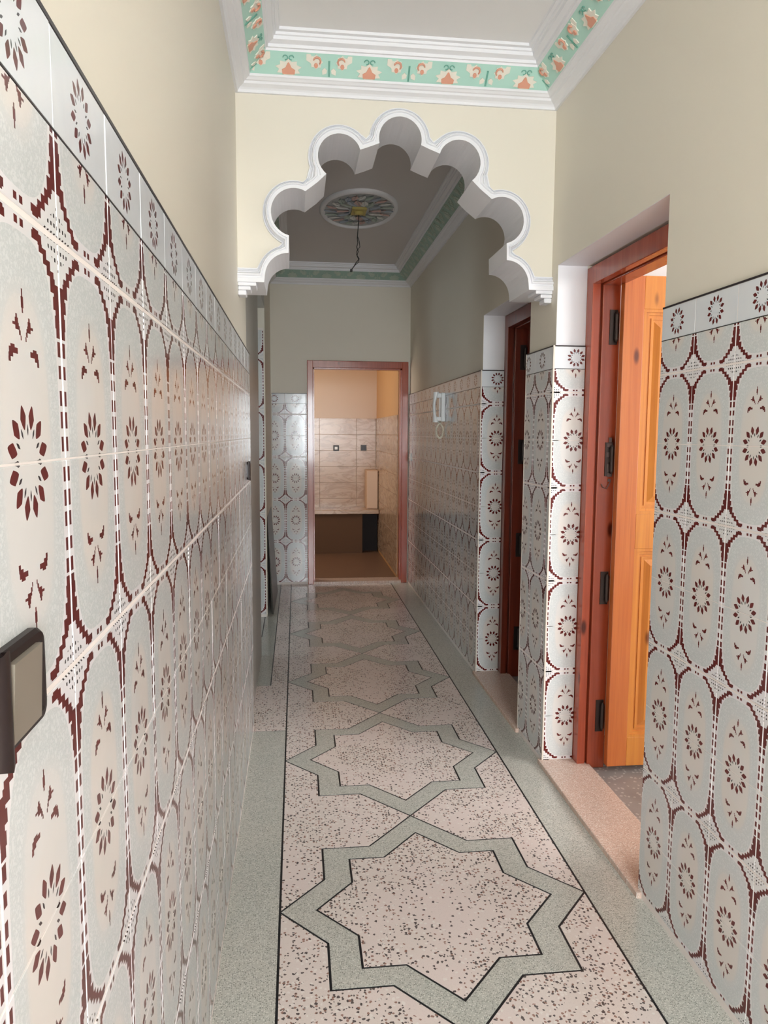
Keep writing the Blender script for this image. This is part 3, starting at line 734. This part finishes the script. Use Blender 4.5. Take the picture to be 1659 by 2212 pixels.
# ceiling medallion and hanging wire
ZCF = ZC + ZF; MX, MY = .447, 5.45
md = tag(empty('ceiling_medallion', (MX, MY, ZCF)), 'oval plaster ceiling rose with coloured leaf relief beyond the arch', 'ceiling rose')
SX, SY = .275, .455
mb = MB(); mb.lathe([(1.0, .0005), (1.0, -.010), (.975, -.020), (.93, -.024), (.90, -.018), (.885, -.010), (.87, -.010)], 0, 0, 56, 0, SX, SY); mb.build('rim', [WHITE], md)
mb = MB(); mb.lathe([(.875, -.010), (.60, -.006), (.3, -.006), (.0001, -.006)], 0, 0, 48, 0, SX, SY)
mb.build('ground', [newmat('grey_blue_relief_ground', (.50, .52, .53), .6)], md)
lm = MB()
for s in (-1, 1): lm.strip([[(0, 0, -.004), (.07, s * .004, -.008), (.16, s * .002, -.006), (.20, 0, -.004)], [(0, 0, -.012), (.06, s * .030, -.010), (.13, s * .034, -.009), (.20, 0, -.010)]][::s], 0, False, True)
lm.strip([[(0, -.001, -.012), (.10, -.001, -.024), (.20, 0, -.008)], [(0, .001, -.012), (.10, .002, -.024), (.20, 0, -.009)]], 0)
LM = lm.mesh('leaf_relief')
LCS = [newmat('rose_leaf_paint', (.66, .46, .42), .5), newmat('pale_leaf_paint', (.74, .74, .72), .45), newmat('green_leaf_paint', (.46, .54, .48), .5), newmat('blue_leaf_paint', (.42, .48, .56), .5)]
for k in range(40):
    me = LM if k < 4 else None
    ring = 0 if k < 16 else 1; n = 16 if ring == 0 else 24; i = k if ring == 0 else k - 16
    a = 2 * math.pi * (i + .5 * ring) / n; r0 = .26 if ring == 0 else .56
    mm = bpy.data.meshes.get('leaf_relief_%d' % (k % 4)) or LM.copy(); mm.name = 'leaf_relief_%d' % (k % 4)
    if not mm.materials: mm.materials.append(LCS[k % 4])
    o = bpy.data.objects.new('leaf_relief', mm); COL.objects.link(o); o.parent = md
    o.location = (r0 * SX * math.cos(a), r0 * SY * math.sin(a), -.004); o.rotation_euler = (0, 0, math.atan2(SY * math.sin(a), SX * math.cos(a)) + (.45 if ring else -.3)); s = .50 if ring else .62; o.scale = (s, s * 1.3, 1.1)
mb = MB(); pts = [((.075 if i % 2 == 0 else .05) * math.cos(i * math.pi / 4 + math.pi / 4), (.11 if i % 2 == 0 else .075) * math.sin(i * math.pi / 4 + math.pi / 4)) for i in range(8)]
mb.prism(pts, -.004, -.022); mb.lathe([(.035, -.020), (.030, -.036), (.0001, -.040)], 0, 0, 14)
mb.build('centre_flower', [newmat('ochre_flower_paint', (.50, .40, .12), .5)], md)
wz = tag(empty('hanging_wire', (MX, MY, ZCF - .04)), 'black electric wire with bare twisted end hanging from the oval ceiling rose', 'wire')
P = [(0, 0, .01), (-.004, 0, -.08), (-.010, 0, -.16), (-.006, .004, -.19), (-.014, 0, -.22), (-.004, .002, -.25), (-.012, -.002, -.28), (.000, 0, -.305), (-.020, 0, -.33), (-.034, 0, -.355), (-.050, 0, -.375)]
MB().tube(P, .0032, 6).build('cable', [CORDM], wz)
P = [(-.010, .003, -.14), (.004, .003, -.18), (.008, -.004, -.22), (-.016, .003, -.25), (-.016, 0, -.27), (.004, 0, -.30), (-.002, 0, -.325), (-.026, .002, -.345), (-.046, .002, -.372)]
MB().tube(P, .0024, 6).build('twisted_wire', [CORDM], wz)
MB().box(-.062, -.044, -.008, .008, -.392, -.374, bev=.003).build('connector', [CORDM], wz)
MB().box(-.070, -.060, -.006, .006, -.385, -.372, bev=.002).build('wire_cap', [WHITEPL], wz)
# glazed entrance door behind the camera
wn = tag(empty('window_1'), 'glazed entrance door behind the camera', 'window', kind='structure')
wf = MB()
for x in (-.25, .02, .30, .57, .82): wf.box(x, x + .03, -2.85, -2.8, .8, 2.35)
for z in (.8, 1.55, 2.32): wf.box(-.25, .85, -2.85, -2.8, z, z + .03)
wf.build('window_frame', [FRAMEW], wn)
